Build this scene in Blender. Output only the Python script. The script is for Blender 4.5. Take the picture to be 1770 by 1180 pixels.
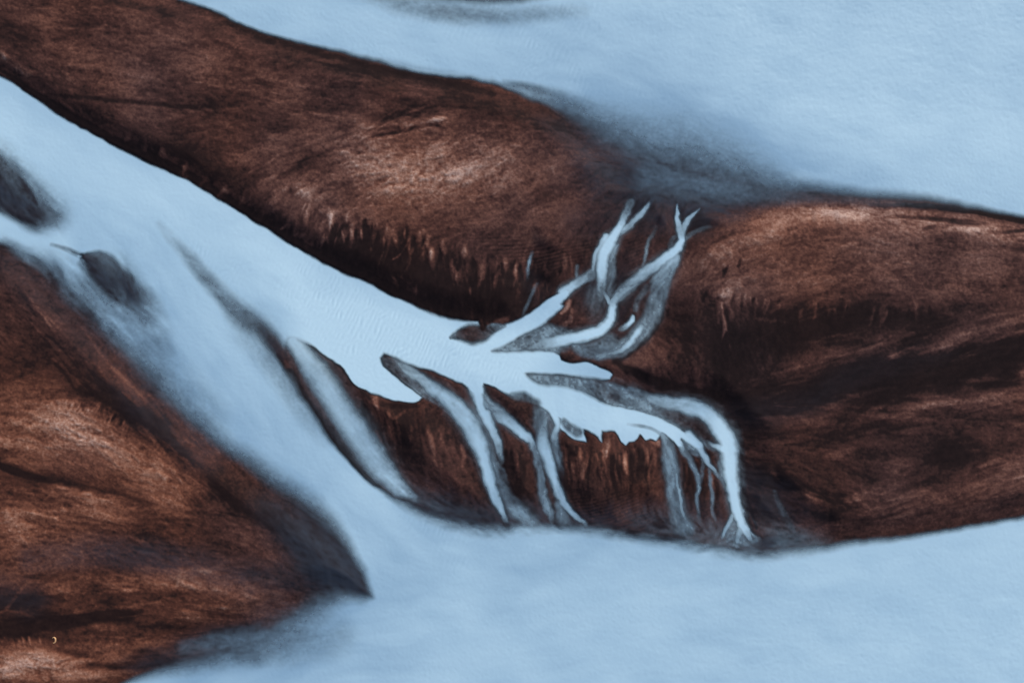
import bpy, math, numpy as np

for _o in list(bpy.data.objects):
    bpy.data.objects.remove(_o, do_unlink=True)
scene = bpy.context.scene
col = scene.collection
M = 0.1                      # metres of ground per photograph pixel (1770 px = 177 m)

# ------------------------------------------------------------ camera (drone, looking straight down)
cam_d = bpy.data.cameras.new('camera')
cam = bpy.data.objects.new('camera', cam_d); col.objects.link(cam)
cam.location = (0, 0, 150.0)
cam_d.sensor_width = 36.0
cam_d.lens = 36.0 * 150.0 / 177.0
cam_d.clip_start = 1.0
cam_d.clip_end = 6000.0
scene.camera = cam

# ------------------------------------------------------------ sky, sun, exposure
SUN_EL, SUN_AZ = math.radians(34), math.radians(35)      # azimuth clockwise from +Y (top of the picture)
world = bpy.data.worlds.new('World'); scene.world = world
world.use_nodes = True
wn = world.node_tree.nodes; wl = world.node_tree.links
wn.clear()
sky = wn.new('ShaderNodeTexSky'); sky.sky_type = 'NISHITA'; sky.sun_disc = False
sky.sun_elevation = SUN_EL; sky.sun_rotation = SUN_AZ
sky.air_density = 1.0; sky.dust_density = 2.5; sky.ozone_density = 1.0
bg = wn.new('ShaderNodeBackground'); bg.inputs['Strength'].default_value = 0.10
wo = wn.new('ShaderNodeOutputWorld')
wl.new(sky.outputs[0], bg.inputs[0]); wl.new(bg.outputs[0], wo.inputs[0])
sd = bpy.data.lights.new('sun', 'SUN'); sd.energy = 1.4; sd.angle = math.radians(10); sd.color = (1.0, 0.96, 0.9)
sun = bpy.data.objects.new('sun', sd); col.objects.link(sun)
from mathutils import Vector
d = Vector((math.sin(SUN_AZ)*math.cos(SUN_EL), math.cos(SUN_AZ)*math.cos(SUN_EL), math.sin(SUN_EL)))
sun.rotation_euler = d.to_track_quat('Z', 'Y').to_euler()
vs = scene.view_settings
vs.view_transform = 'Standard'; vs.look = 'None'; vs.gamma = 1.0; vs.use_curve_mapping = False
vs.exposure = 0.35

# ------------------------------------------------------------ ground grid: fine under the drone, ever coarser to the horizon
STEP = 1.7
def axis(n0, n1):
    core = np.arange(n0, n1 + STEP, STEP)
    out, s = [], STEP
    p = core[-1]
    while p < n1 + 14000:
        s *= 1.09; p += s; out.append(p)
    lo, s = [], STEP
    p = core[0]
    while p > n0 - 14000:
        s *= 1.09; p -= s; lo.append(p)
    return np.concatenate([np.array(lo[::-1]), core, np.array(out)])
def box3(a):
    b = a.copy(); b[1:-1] = (a[:-2]+2*a[1:-1]+a[2:])/4; c = b.copy(); c[:, 1:-1] = (b[:, :-2]+2*b[:, 1:-1]+b[:, 2:])/4
    return c
def blur(a, n):
    for _ in range(n): a = box3(a)
    return a
ax = axis(-70, 1840); ay = axis(-70, 1250)
X, Y = np.meshgrid(ax, ay)
X = X.astype(np.float32); Y = Y.astype(np.float32)
NY, NX = X.shape

def vnoise(x, y, scale, seed, oct=1, rough=0.5):
    tot = 0; amp = 1.0; nrm = 0
    for o in range(oct):
        r = np.random.RandomState(seed*17 + o)
        T = r.rand(256, 256).astype(np.float32)
        s = scale / (2**o)
        fx = x / s + 37.3*o; fy = y / s + 11.9*o
        ix = np.floor(fx).astype(np.int32); iy = np.floor(fy).astype(np.int32)
        u = fx - ix; v = fy - iy
        u = u*u*(3-2*u); v = v*v*(3-2*v)
        ix &= 255; iy &= 255; jx = (ix+1) & 255; jy = (iy+1) & 255
        n = (T[iy, ix]*(1-u) + T[iy, jx]*u)*(1-v) + (T[jy, ix]*(1-u) + T[jy, jx]*u)*v
        tot = tot + amp*(n*2-1); nrm += amp*amp; amp *= rough
    return (tot/math.sqrt(nrm)).astype(np.float32)

def sst(a, b, x):
    t = np.clip((x-a)/(b-a), 0, 1); return t*t*(3-2*t)

def catmull(P, closed=False, sub=5):
    P = np.array(P, float); n = len(P); out = []
    rng = range(n) if closed else range(n-1)
    for i in rng:
        if closed: p0, p1, p2, p3 = P[i-1], P[i], P[(i+1) % n], P[(i+2) % n]
        else: p0, p1, p2, p3 = P[max(i-1, 0)], P[i], P[i+1], P[min(i+2, n-1)]
        L = math.hypot(*(p2-p1)[:2])
        k = max(1, min(sub, int(L/6)))
        # centripetal-like tension keeps uneven spacing from looping
        m1 = (p2-p0); m2 = (p3-p1)
        l0 = math.hypot(*(p1-p0)[:2]); l2 = math.hypot(*(p3-p2)[:2])
        m1 = m1 * (L/max(L+l0, 1e-6)); m2 = m2 * (L/max(L+l2, 1e-6))
        for j in range(k):
            t = j/k; t2 = t*t; t3 = t2*t
            q = (2*t3-3*t2+1)*p1 + (t3-2*t2+t)*m1 + (-2*t3+3*t2)*p2 + (t3-t2)*m2
            q[2:] = p1[2:]*(1-t) + p2[2:]*t
            out.append(q)
    if not closed: out.append(P[-1])
    return np.array(out)

def idx(a0, a1, arr):
    return max(int(np.searchsorted(arr, a0))-1, 0), min(int(np.searchsorted(arr, a1))+1, len(arr))

def stroke(F, pts, WX, WY, soft=0.5, mode='max', scale=1.0):
    """a band of ground along a line: pts = (x, y, half width, amount)"""
    P = catmull(pts)
    lo = P[:, :2].min(0); hi = P[:, :2].max(0); pad = P[:, 2].max()*(1+soft)+32
    i0, i1 = idx(lo[0]-pad, hi[0]+pad, ax); j0, j1 = idx(lo[1]-pad, hi[1]+pad, ay)
    x = WX[j0:j1, i0:i1]; y = WY[j0:j1, i0:i1]
    acc = np.zeros_like(x)
    for a, b in zip(P[:-1], P[1:]):
        w = max(a[2], b[2])*(1+soft)
        m0, m1 = idx(min(a[0], b[0])-w-30, max(a[0], b[0])+w+30, ax); n0, n1 = idx(min(a[1], b[1])-w-30, max(a[1], b[1])+w+30, ay)
        sl = (slice(max(n0-j0, 0), max(n1-j0, 0)), slice(max(m0-i0, 0), max(m1-i0, 0)))
        xs = x[sl]; ys = y[sl]
        if xs.size == 0: continue
        dx, dy = b[0]-a[0], b[1]-a[1]; LL = dx*dx+dy*dy+1e-9
        t = np.clip(((xs-a[0])*dx+(ys-a[1])*dy)/LL, 0, 1)
        dd = np.hypot(xs-a[0]-t*dx, ys-a[1]-t*dy)
        ww = a[2]+(b[2]-a[2])*t; am = a[3]+(b[3]-a[3])*t
        v = am*(1-sst(1-soft, 1+soft, dd/np.maximum(ww, .3)))
        if scale < 0 or am.min() < 0:
            acc[sl] = np.where(np.abs(v) > np.abs(acc[sl]), v, acc[sl])
        else:
            acc[sl] = np.maximum(acc[sl], v)
    acc = acc*abs(scale)
    S = (slice(j0, j1), slice(i0, i1))
    if mode == 'max': F[S] = np.maximum(F[S], acc)
    elif mode == 'cut': F[S] = F[S]*(1-acc)
    elif mode == 'over': F[S] = F[S] + (1-F[S])*acc
    else: F[S] = F[S] + acc

def polygon(pts, WX, WY, amount=1.0):
    """soft-edged area: pts = (x, y, width of the edge); returns 0..1 coverage, 0.5 on the line"""
    P = catmull([p if len(p) == 3 else (p[0], p[1], 8) for p in pts], closed=True)
    D = np.full(X.shape, 1e4, np.float32); S = np.full(X.shape, 8, np.float32)
    inside = np.zeros(X.shape, bool)
    n = len(P)
    for k in range(n):
        a, b = P[k], P[(k+1) % n]
        w = max(a[2], b[2])*1.3+34
        i0, i1 = idx(min(a[0], b[0])-w, max(a[0], b[0])+w, ax); j0, j1 = idx(min(a[1], b[1])-w, max(a[1], b[1])+w, ay)
        x = WX[j0:j1, i0:i1]; y = WY[j0:j1, i0:i1]
        if x.size:
            dx, dy = b[0]-a[0], b[1]-a[1]; LL = dx*dx+dy*dy+1e-9
            t = np.clip(((x-a[0])*dx+(y-a[1])*dy)/LL, 0, 1)
            dd = np.hypot(x-a[0]-t*dx, y-a[1]-t*dy)
            Dv = D[j0:j1, i0:i1]; Sv = S[j0:j1, i0:i1]
            m = dd < Dv
            Dv[m] = dd[m]; Sv[m] = (a[2]+(b[2]-a[2])*t)[m]
        y0, y1 = min(a[1], b[1])-32, max(a[1], b[1])+32
        j0, j1 = idx(y0, y1, ay)
        if j1 > j0 and a[1] != b[1]:
            y = WY[j0:j1]; x = WX[j0:j1]
            c = (y > a[1]) != (y > b[1])
            xi = (b[0]-a[0])*(y-a[1])/(b[1]-a[1])+a[0]
            inside[j0:j1] ^= c & (x < xi)
    S = blur(S, 14)
    sd_ = np.where(inside, D, -D)
    return amount*sst(-0.6, 0.6, sd_/np.maximum(S, 1.0))

# single threads of water: x, y, half width, coverage
S = [
 ([(505,588,12,.9),(524,612,15,.85),(545,642,20,.8),(566,672,20,.84),(584,702,20,.85),(612,742,21,.86),(640,782,21,.84),(662,812,19,.8),(684,838,14,.66),(708,856,9,.4),(728,868,7,.15)], .5),
 ([(680,619,5,.2),(705,638,8,.5),(728,655,9,.72),(755,675,11,.78),(782,697,13,.8),(802,720,15,.84),(817,745,15,.9),(828,770,13,.95),(838,798,11,.96),(847,828,9.5,.96),(856,858,8,.92),(866,882,6.5,.85),(873,898,5,.45),(878,912,5,.15)], .42),
 ([(820,664,12,1),(825,680,11,1),(831,700,8,.97),(840,718,9,.93),(849,738,8,.85),(857,758,6.5,.7),(863,778,5.5,.5),(868,800,4,.22)], .35),
 ([(808,700,10,.15),(826,720,12,.28),(838,760,13,.34),(850,800,12,.34),(862,832,10,.42),(878,860,11,.45),(898,885,14,.45),(918,905,16,.4)], .6),
 ([(862,800,4,.3),(875,835,5,.18),(890,860,5,.12),(905,885,5,.06)], .5),
 ([(829,672,2,.3),(836,684,6,.5),(848,702,10,.52),(864,716,11,.62),(884,732,9,.85),(902,748,7,.93),(918,761,5.5,.8),(926,778,7,.45),(931,800,7,.4),(936,832,6,.5),(941,862,8,.42),(951,888,7,.42),(956,904,6,.25)], .4),
 ([(934,712,13,.35),(936,740,12,.5),(938,760,10,.82),(944,783,10,.95),(952,808,9,.93),(961,835,8,.88),(968,856,6.5,.86),(979,876,5.5,.86),(994,892,4.5,.8),(1010,905,4,.5),(1022,915,4,.2)], .42),
 ([(962,722,6,1),(965,736,5,.85),(958,756,6,.55),(962,782,7,.46),(969,806,6,.34),(972,830,4,.15)], .5),
 ([(968,850,5,.3),(970,872,9,.45),(972,895,12,.42),(976,915,15,.35)], .6),
 ([(1146,752,5,.6),(1153,768,8,.5),(1158,795,11,.6),(1162,825,12,.52),(1166,860,12,.45),(1172,890,15,.4),(1184,915,20,.36)], .6),
 ([(1166,800,3,.3),(1171,830,2.6,.6),(1175,862,2.6,.66),(1181,888,3.5,.5),(1194,912,6,.35)], .5),
 ([(1176,768,5,.8),(1184,782,6,.4),(1197,802,4,.42),(1206,822,4,.5),(1208,840,3.5,.6),(1205,862,3,.55),(1207,885,3,.3),(1214,905,4,.15)], .5),
 ([(1150,740,9,.98),(1165,752,8,.98),(1174,766,5,.95),(1180,772,4,.6)], .35),
 ([(1190,752,9,.96),(1204,766,7,.92),(1213,782,6,.85),(1222,797,5,.75),(1232,811,3.6,.6),(1242,824,3,.3)], .38),
 ([(1213,788,3,.3),(1214,815,3,.25),(1209,840,4,.2)], .5), ([(1226,812,3,.28),(1229,840,3.4,.38),(1231,870,3,.28),(1236,900,4,.12)], .5),
 ([(1185,770,3,.4),(1205,780,4,.5),(1220,785,3,.3)], .5),
 ([(1222,763,3,.3),(1236,769,4,.75),(1250,776,8,1),(1262,784,9,1)], .4),
 ([(1095,676,6,.3),(1130,690,10,.55),(1160,697,12,.7),(1190,702,13,.82),(1218,713,13,.9),(1240,733,14,.97),(1255,756,15,1),(1261,785,14,1),(1263,812,13.5,1),(1267,842,11.5,1),(1272,870,10,1),(1279,895,9,.98),(1287,912,7,.95),(1293,924,5,.7),(1298,934,5,.3)], .34),
 ([(1248,782,5,.5),(1247,805,6,.45),(1250,830,5,.4),(1256,850,4,.2)], .7),
 ([(1266,890,4,.6),(1258,908,3.6,.7),(1250,924,3,.6),(1245,934,3,.2)], .45), ([(1290,915,3,.6),(1302,924,2.5,.45),(1314,930,2.5,.2)], .5), ([(1284,912,5,.7),(1276,928,6,.5),(1274,945,6,.3)], .5),
 # arm climbing to the upper right
 ([(975,505,8,.95),(988,495,7.5,.8),(1003,486,7.5,.62),(1018,477,8,.5),(1027,468,6,.4)], .35),
 ([(1040,520,9,.15),(1040,495,9,.45),(1039,475,9,.85),(1041,455,10,.98),(1046,436,11,1),(1053,420,10.5,1),(1063,405,8,1),(1071,394,6.5,.98),(1078,382,5.5,.75),(1083,368,6.5,.5),(1090,352,7.5,.36),(1096,345,7,.1)], .35),
 ([(1026,484,2,.1),(1025,474,3.5,.5),(1026,455,3.5,.7),(1031,438,4,.75),(1040,420,4,.8),(1048,408,5,.85)], .4),
 ([(1070,410,3,.1),(1078,400,5,.5),(1092,388,5,.62),(1105,374,4,.78),(1114,364,3.4,.8),(1121,354,2.8,.55),(1124,349,3,.1)], .4),
 ([(1064,425,6,.35),(1058,450,7,.32),(1056,480,8,.3),(1054,510,8,.28)], .5),
 ([(1025,500,14,.18),(1032,530,18,.16),(1036,560,14,.06)], .8),
 ([(1043,500,3,.4),(1050,515,3.2,.62),(1057,527,4,.7)], .5),
 ([(1172,355,1.6,.45),(1171.5,368,3,.85),(1172.5,381,4.2,.9),(1175,395,5.5,.72),(1177,405,6,.8),(1178,416,5.6,1),(1173,427,6.6,1),(1162,437,8,1),(1148,448,8.5,.95),(1132,460,8.5,.82),(1112,475,9.5,.66),(1092,490,10.5,.55),(1073,507,10,.5),
   (1061,522,5.5,.72),(1058,535,6,.98),(1055,550,7.5,1),(1049,562,8.5,1),(1036,573,9,1),(1015,579,9.5,1),(992,584,10,1),(968,588,10,.92),(945,594,10,.7),(925,600,9,.45)], .32),
 ([(1209,360,1.8,.3),(1202,368,2.6,.7),(1192,378,3.4,.8),(1184,390,4.4,.72),(1179,402,5,.7)], .45),
 ([(1182,412,5,.36),(1198,403,4,.3),(1216,396,4,.22),(1230,392,3,.08)], .5),
 ([(1166,410,4,.3),(1158,425,4,.3)], .6),
 ([(1166,444,9,.7),(1155,468,12,.58),(1143,495,14,.44),(1134,520,15,.4),(1126,545,15,.36),(1112,566,14,.36),(1092,588,14,.36),(1066,604,13,.42),(1036,610,12,.38)], .3),
 ([(1150,455,3,.5),(1135,480,6,.5),(1128,500,7,.3)], .6),
 ([(1111,563,3.4,.55),(1104,573,5,.92),(1096,584,5.6,.95),(1087,594,5,.9),(1076,603,4.5,.72),(1062,610,4.5,.5),(1046,613,5,.35)], .45),
 ([(1094,545,2.4,.75),(1092,553,4,1),(1087,560,4,.95),(1080,565,4,.5),(1072,568,5,.25)], .4),
 ([(1134,392,4,.12),(1122,420,3.6,.26),(1114,448,3,.34),(1110,468,3,.14)], .6),
 ([(1098,535,4,.2),(1105,515,5,.22),(1118,495,6,.25)], .6),
 ([(922,435,2.5,.12),(916,452,2.8,.5),(913,468,3,.35),(912,485,3,.1)], .5),
 ([(928,490,3,.15),(920,510,3,.3),(908,535,3,.26),(904,548,3,.1)], .5),
 ([(997,460,3,.28),(996,480,3,.3)], .6),
 # fringes feeding the lower bank
 ([(560,805,5,.1),(640,850,8,.35)], .6),
 ([(700,850,16,.12),(760,880,22,.12),(830,900,22,.1)], .8),
 ([(1320,905,18,.12),(1360,930,24,.22),(1420,945,22,.2)], .8), ([(1340,850,4,.16),(1352,885,6,.2),(1372,920,9,.22)], .6),
 ([(1120,905,30,.12),(1200,925,30,.2),(1290,940,24,.2)], .8),
 ([(1130,300,34,.3),(1260,326,26,.36),(1400,336,18,.2),(1540,346,13,.14),(1680,360,9,.08)], .95),
 ([(320,1120,14,.2),(400,1108,18,.42),(480,1100,20,.4),(540,1090,20,.2)], .9),
 ([(-20,397,22,1),(40,408,14,.85),(85,424,9,.6),(130,445,7,.75),(150,462,5,.3)], .5),
 ([(126,440,2,.5),(134,443,2.4,.95),(141,443,2,.6)], .5),
]

# ------------------------------------------------------------ flow direction of the ground (for the drifted grain)
FLOW = [
 [(400,-20),(700,60),(1000,130),(1300,230),(1800,330)], [(900,-40),(1300,60),(1800,120)], [(300,1190),(700,1080),(1100,1020),(1800,970)], [(700,1000),(1200,1050),(1800,1100)], [(600,1140),(1100,1130),(1800,1170)], [(0,200),(250,350),(450,480),(600,560),(850,640)],
 [(-100,40),(400,100),(800,170),(1050,250),(1250,330)], [(-60,110),(150,205),(420,350)], [(100,180),(400,200),(600,215)],
 [(380,380),(470,300),(640,230),(800,200)], [(560,360),(700,310),(900,230)], [(620,400),(800,370),(960,270)], [(850,430),(980,360),(1080,290)],
 [(200,220),(190,260)], [(330,230),(300,300)], [(560,380),(545,450)], [(680,400),(670,480)], [(800,410),(800,540)], [(920,450),(900,540)], [(1010,400),(990,480)],
 [(1200,480),(1300,400),(1450,350),(1600,360),(1800,390)], [(1250,480),(1450,430),(1800,440)], [(1300,520),(1500,490),(1800,500)],
 [(1230,520),(1250,640)], [(1310,530),(1320,640)], [(1400,530),(1400,600)], [(1100,560),(1150,640)],
 [(1290,700),(1450,640),(1800,520)], [(1290,730),(1500,690),(1800,600)], [(1290,760),(1550,700),(1800,680)], [(1300,800),(1500,850),(1600,830)],
 [(1290,830),(1380,890)], [(1400,920),(1600,880),(1800,800)],
 [(640,700),(700,860)], [(760,740),(800,880)], [(870,760),(900,880)], [(1000,770),(1010,900)], [(1080,780),(1090,900)], [(1200,800),(1210,900)],
 [(-60,180),(40,290),(120,400),(200,520)], [(140,430),(200,500),(280,600)], [(290,400),(400,530),(500,650),(580,780)], [(-60,450),(150,580),(350,780),(520,900),(620,1010)], [(-60,560),(120,640),(300,760),(450,880)], [(-60,720),(150,700),(300,770)],
 [(-60,770),(150,830),(300,880),(500,960)], [(-60,880),(200,900),(450,930),(580,1000)], [(-60,990),(200,960),(400,1010),(540,1030)],
 [(-60,1090),(150,1060),(300,1070),(480,1060)], [(-60,1140),(100,1150),(250,1130)], [(500,570),(650,800),(740,880),(900,922),(1100,940),(1300,962),(1550,940),(1800,890)], [(660,850),(760,905),(900,930),(1100,935)], [(1000,190),(1150,270),(1350,325),(1800,390)],
]
for pts, sf in S:
    if len(pts) > 3: FLOW.append([(p[0], p[1]) for p in pts])
NB = len(FLOW) - sum(len(p[0]) > 3 for p in S)
c2 = np.zeros(X.shape, np.float32); s2 = np.zeros(X.shape, np.float32)
for li, line in enumerate(FLOW):
    P = catmull([(a, b, 0) for a, b in line], sub=3)
    for a, b in zip(P[:-1], P[1:]):
        th = math.atan2(b[1]-a[1], b[0]-a[0]); L = math.hypot(b[0]-a[0], b[1]-a[1])
        mx, my = (a[0]+b[0])/2, (a[1]+b[1])/2
        i0, i1 = idx(mx-170, mx+170, ax); j0, j1 = idx(my-170, my+170, ay)
        sl = (slice(j0, j1), slice(i0, i1))
        sg = 34.0 if li < NB else 13.0
        w = L*(1 if li < NB else 5)*np.exp(-((X[sl]-mx)**2+(Y[sl]-my)**2)/(2*sg**2)) + 1e-4
        c2[sl] += w*math.cos(2*th); s2[sl] += w*math.sin(2*th)
ang = 0.5*np.arctan2(s2, c2 + 1e-6)
ang += 0.35*vnoise(X, Y, 45, 91, 3)
VX = np.cos(ang); VY = np.sin(ang)

def lic(noise, L):
    acc = noise.copy(); wsum = 1.0
    J, I = np.meshgrid(np.arange(NY, dtype=np.float32), np.arange(NX, dtype=np.float32), indexing='ij')
    for sgn in (1, -1):
        pj = J.copy(); pi = I.copy(); dx = VX*sgn; dy = VY*sgn
        for k in range(L):
            pi += dx; pj += dy
            ii = np.clip(np.rint(pi), 0, NX-1).astype(np.int32); jj = np.clip(np.rint(pj), 0, NY-1).astype(np.int32)
            nx_ = VX[jj, ii]; ny_ = VY[jj, ii]
            f = np.sign(nx_*dx+ny_*dy); f[f == 0] = 1
            dx = nx_*f; dy = ny_*f
            w = 0.5+0.5*math.cos(math.pi*k/L)
            acc += w*noise[jj, ii]; wsum += w
    acc = acc/wsum
    acc -= acc.mean(); acc /= acc.std()
    return np.clip(acc, -2.6, 2.6)

RS = np.random.RandomState(5)
white = RS.randn(NY, NX).astype(np.float32)
def box3(a):
    b = a.copy(); b[1:-1] = (a[:-2]+2*a[1:-1]+a[2:])/4; c = b.copy(); c[:, 1:-1] = (b[:, :-2]+2*b[:, 1:-1]+b[:, 2:])/4
    return c
lic_f = lic(white, 2)
lic_m = lic(box3(box3(RS.randn(NY, NX).astype(np.float32))), 5)
lic_c = lic(vnoise(X, Y, 7, 44)+0.6*vnoise(X, Y, 15, 45), 13)
lic_l = lic(vnoise(X, Y, 17, 46)+vnoise(X, Y, 38, 47)+.5*vnoise(X, Y, 8, 48), 34)
crease = np.clip(1-np.abs(lic_l+.3*lic_c)/0.42, 0, 1)*sst(-.3, 1.0, vnoise(X, Y, 70, 49, 2)+.4)
speck = box3(RS.randn(NY, NX).astype(np.float32)); speck /= speck.std()

# gently wandering coordinates so that no traced line stays ruler-clean
ex = X + 1.6*vnoise(X, Y, 22, 1, 3); ey = Y + 1.6*vnoise(X, Y, 22, 2, 3)
bx = X + 9*vnoise(X, Y, 60, 3, 3) + 2.5*lic_c*VX; by = Y + 7*vnoise(X, Y, 60, 4, 3) + 2.5*lic_m*VY

# ------------------------------------------------------------ water coverage (0 dry .. 1 deep and milky)
UPPER = [(-3000,-4000,60),(-3000,-1700,60),(-1200,-620,30),(-200,-170,12),(150,-52,10),(312,0,9),(330,5,9),(370,18,9),(420,44,8),(450,54,8),(500,68,9),(545,80,9),(580,87,10),(610,95,12),(650,104,12),
 (690,117,11),(720,125,9),(760,130,9),(800,134,9),(850,142,10),(880,151,14),(910,164,22),(950,177,26),(990,192,56),(1040,214,100),(1100,240,136),
 (1180,262,165),(1250,285,150),(1300,300,112),(1350,316,72),(1400,324,40),(1450,330,34),(1500,336,28),(1560,338,26),(1620,345,22),(1680,356,18),
 (1730,366,13),(1770,374,11),(1900,400,12),(2300,420,30),(3200,300,60),(3200,-4000,60)]
LOWER = [(-1500,-700,20),(-150,40,8),(0,131,6),(54,166,5),(98,197,5),(149,227,5),(190,250,5),(244,276,5),(298,302,5),(319,310,5),(352,329,5),(417,369,5),(465,400,5),
 (520,433,5),(560,457,5),(597,474,5),(640,491,5),(680,513,5),(720,531,6),(750,544,8),(780,552,7),(812,556,5),(825,555,4),(829,563,3),(834,568,3),(841,563,3),(849,559,5),(870,560,6),
 (887,556,5),(910,545,4),(940,524,4),(962,509,4),(980,500,4),(986,503,4),(984,510,4),(970,524,6),(974,528,7),(962,540,8),(950,552,8),(936,563,8),(921,571,6),(905,577,6),(880,592,7),(862,603,9),
 (850,607,8),(880,608,8),(920,607,8),(958,609,5),(966,614,3),(970,622,3),(984,627,3),(1004,627,3),(1016,626,4),(1032,632,3),(1047,640,3),(1058,647,2.5),(1055,655,3),(1044,656,9),(1018,653,9),(990,648,8),
 (960,646,7),(925,645,8),(908,645,7),(917,656,8),(935,664,10),(965,666,12),(1005,676,10),(1035,692,8),(1068,703,5),(1105,711,5),(1150,727,4),(1180,744,4),(1200,758,4),(1213,776,6),
 (1205,778,8),(1190,765,6),(1178,757,6),(1176,765,4),(1182,772,4),(1172,773,3),(1163,762,3),(1150,751,3),(1144,748,3),(1139,756,3),(1135,762,3),(1125,758,3),(1116,760,3),(1110,752,2.5),(1106,749,2.5),
 (1102,756,2.5),(1096,761,2.5),(1087,763,2.5),(1081,770,2.5),(1073,763,2.5),(1069,752,2.5),(1063,745,4),(1050,745,7),(1040,744,6),(1038,752,4),(1039,764,4),(1032,755,5),(1020,747,5),(1008,742,5),
 (1009,752,3),(1013,764,3),(1000,761,4),(988,757,4),(978,747,4),(968,738,4),(969,722,4),(965,720,4),(965,736,4),(958,728,4),(950,714,5),(936,703,6),(920,698,6),(905,693,10),
 (890,688,12),(870,677,6),(850,666,4),(835,661,3),(833,667,4),(836,680,5),(828,684,6),(815,681,6),(808,671,4),(799,662,5),(785,657,5),(768,650,5),(750,642,5),(731,636,6),(697,624,9),(663,610,7),
 (657,618,5),(666,636,3.5),(683,651,3.5),(700,665,3.5),(718,677,3),(730,686,2.5),(724,692,2.5),(717,695,2.5),(705,695,2.5),(683,691,3),(667,687,3),(656,683,5),(648,681,7),(641,679,5),(632,673,3),(619,669,3),(607,657,3),
 (597,644,3),(588,632,3.5),(574,622,4),(560,613,4),(549,603,4),(538,595,6),(520,592,20),(500,588,16),(492,605,12),(505,640,14),(520,683,18),(540,716,16),(560,748,14),(585,780,9),(603,800,7),(622,820,7),
 (648,841,9),(680,861,15),(705,875,26),(735,889,34),(765,899,36),(800,908,38),(860,917,36),(900,911,34),(950,912,28),(1000,914,28),(1050,920,30),(1100,928,30),(1180,938,32),(1240,951,34),(1285,958,30),
 (1330,958,30),(1380,951,32),(1430,945,24),(1480,938,20),(1550,931,17),(1600,924,15),(1700,905,13),(1770,893,13),(2100,800,20),(3400,500,60),(3400,3400,60),(180,3400,60),(120,1400,14),(205,1190,12),(255,1168,24),(315,1152,40),(375,1140,60),
 (430,1122,80),(480,1097,90),(520,1072,90),(548,1050,76),(575,1037,52),(605,1031,34),(632,1034,24),(642,1031,16),(636,1010,16),(627,985,22),(612,958,22),(594,928,32),(572,900,42),(535,868,50),(490,838,52),(440,800,50),
 (400,774,48),(360,742,52),(320,706,56),(280,664,60),(240,622,60),(200,582,58),(160,545,60),(120,505,58),(80,470,48),(40,440,36),(0,414,26),(-150,330,20),(-1500,-300,30)]
# streak-feathered coordinates for the wide, smoky edges
W = np.maximum(polygon(UPPER, ex, ey), polygon(LOWER, ex, ey))

# dry or barely covered shoals inside the rivers
W *= 1-0.74*polygon([(-160,150,20),(0,258,44),(32,290,48),(60,322,58),(88,352,74),(100,380,60),(60,392,34),(25,380,16),(0,369,10),(-160,300,9)], ex, ey)
W *= 1-0.72*polygon([(139,441,4),(150,436,6),(178,433,7),(198,446,10),(218,470,16),(236,496,34),(250,525,70),(226,530,70),(198,510,40),(178,498,20),(160,482,14),(149,462,9)], ex, ey)
for s in [
 ([(-30,310,30,.8),(10,335,26,.8),(50,365,18,.5),(85,380,14,.2)], .9), ([(142,442,5,.7),(158,456,11,.75),(178,474,16,.6),(205,498,16,.3)], .8),
 ([(200,470,26,.3),(235,520,24,.42),(262,560,22,.25),(285,600,18,.08)], .8),
 ([(90,424,3,.15),(112,428,4,.5),(128,436,4,.6),(142,442,4,.2)], .7),
 ([(140,455,6,.3),(165,490,10,.35),(200,525,14,.25),(230,560,16,.1)], .7),
 ([(275,388,6,.05),(320,437,10,.2),(355,478,12,.36),(388,516,14,.46),(418,546,18,.5),(450,568,15,.7),(470,590,14,.85),(486,612,10,.95),(496,632,8,.9),(508,656,9,.6),(524,686,9,.15)], .75),
 ([(430,560,30,.12),(470,610,26,.35),(500,660,22,.3),(530,710,20,.2),(560,755,14,.1)], .8),
 ([(600,-30,16,.2),(690,6,15,.32),(760,20,15,.4),(840,28,14,.36),(920,26,13,.28),(1010,18,10,.1)], .9),
 ([(740,-25,20,.8),(830,-10,16,.8),(920,-15,16,.6),(980,-30,14,.4)], .6),
 ([(872,142,4,.2),(900,148,6,.5),(930,157,8,.55),(965,168,10,.4),(1010,184,14,.2)], .9),
 ([(610,92,5,.12),(700,115,6,.15),(780,128,5,.15),(850,140,5,.1)], .9),
 ([(420,1136,14,.3),(500,1124,22,.25),(580,1100,30,.15)], .8),
 ([(60,470,30,.35),(130,500,36,.3),(200,560,36,.25),(280,640,34,.2),(360,720,30,.15)], .85),
 # lens west of the first arm, stippled
 ([(779,583,3,.55),(795,579,10,.85),(815,577,17,.9),(835,575,14,.85),(852,568,8,.7),(872,562,4,.4)], .35),
 ([(835,560,5,.9),(836,568,4,.9)], .4),
 ([(985,523,4,.6),(970,543,6,.8),(950,556,5,.3)], .5),
 ([(975,728,6,.6),(985,738,8,.75),(998,748,8,.6)], .6),
 ([(885,683,6,.4),(905,688,10,.65),(925,697,9,.65)], .6),
 ([(1085,733,2,.2),(1110,737,2.5,.4),(1128,742,2.5,.3),(1140,750,3,.3)], .6),
]:
    stroke(W, s[0], ex, ey, soft=s[1], mode='cut')

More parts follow.
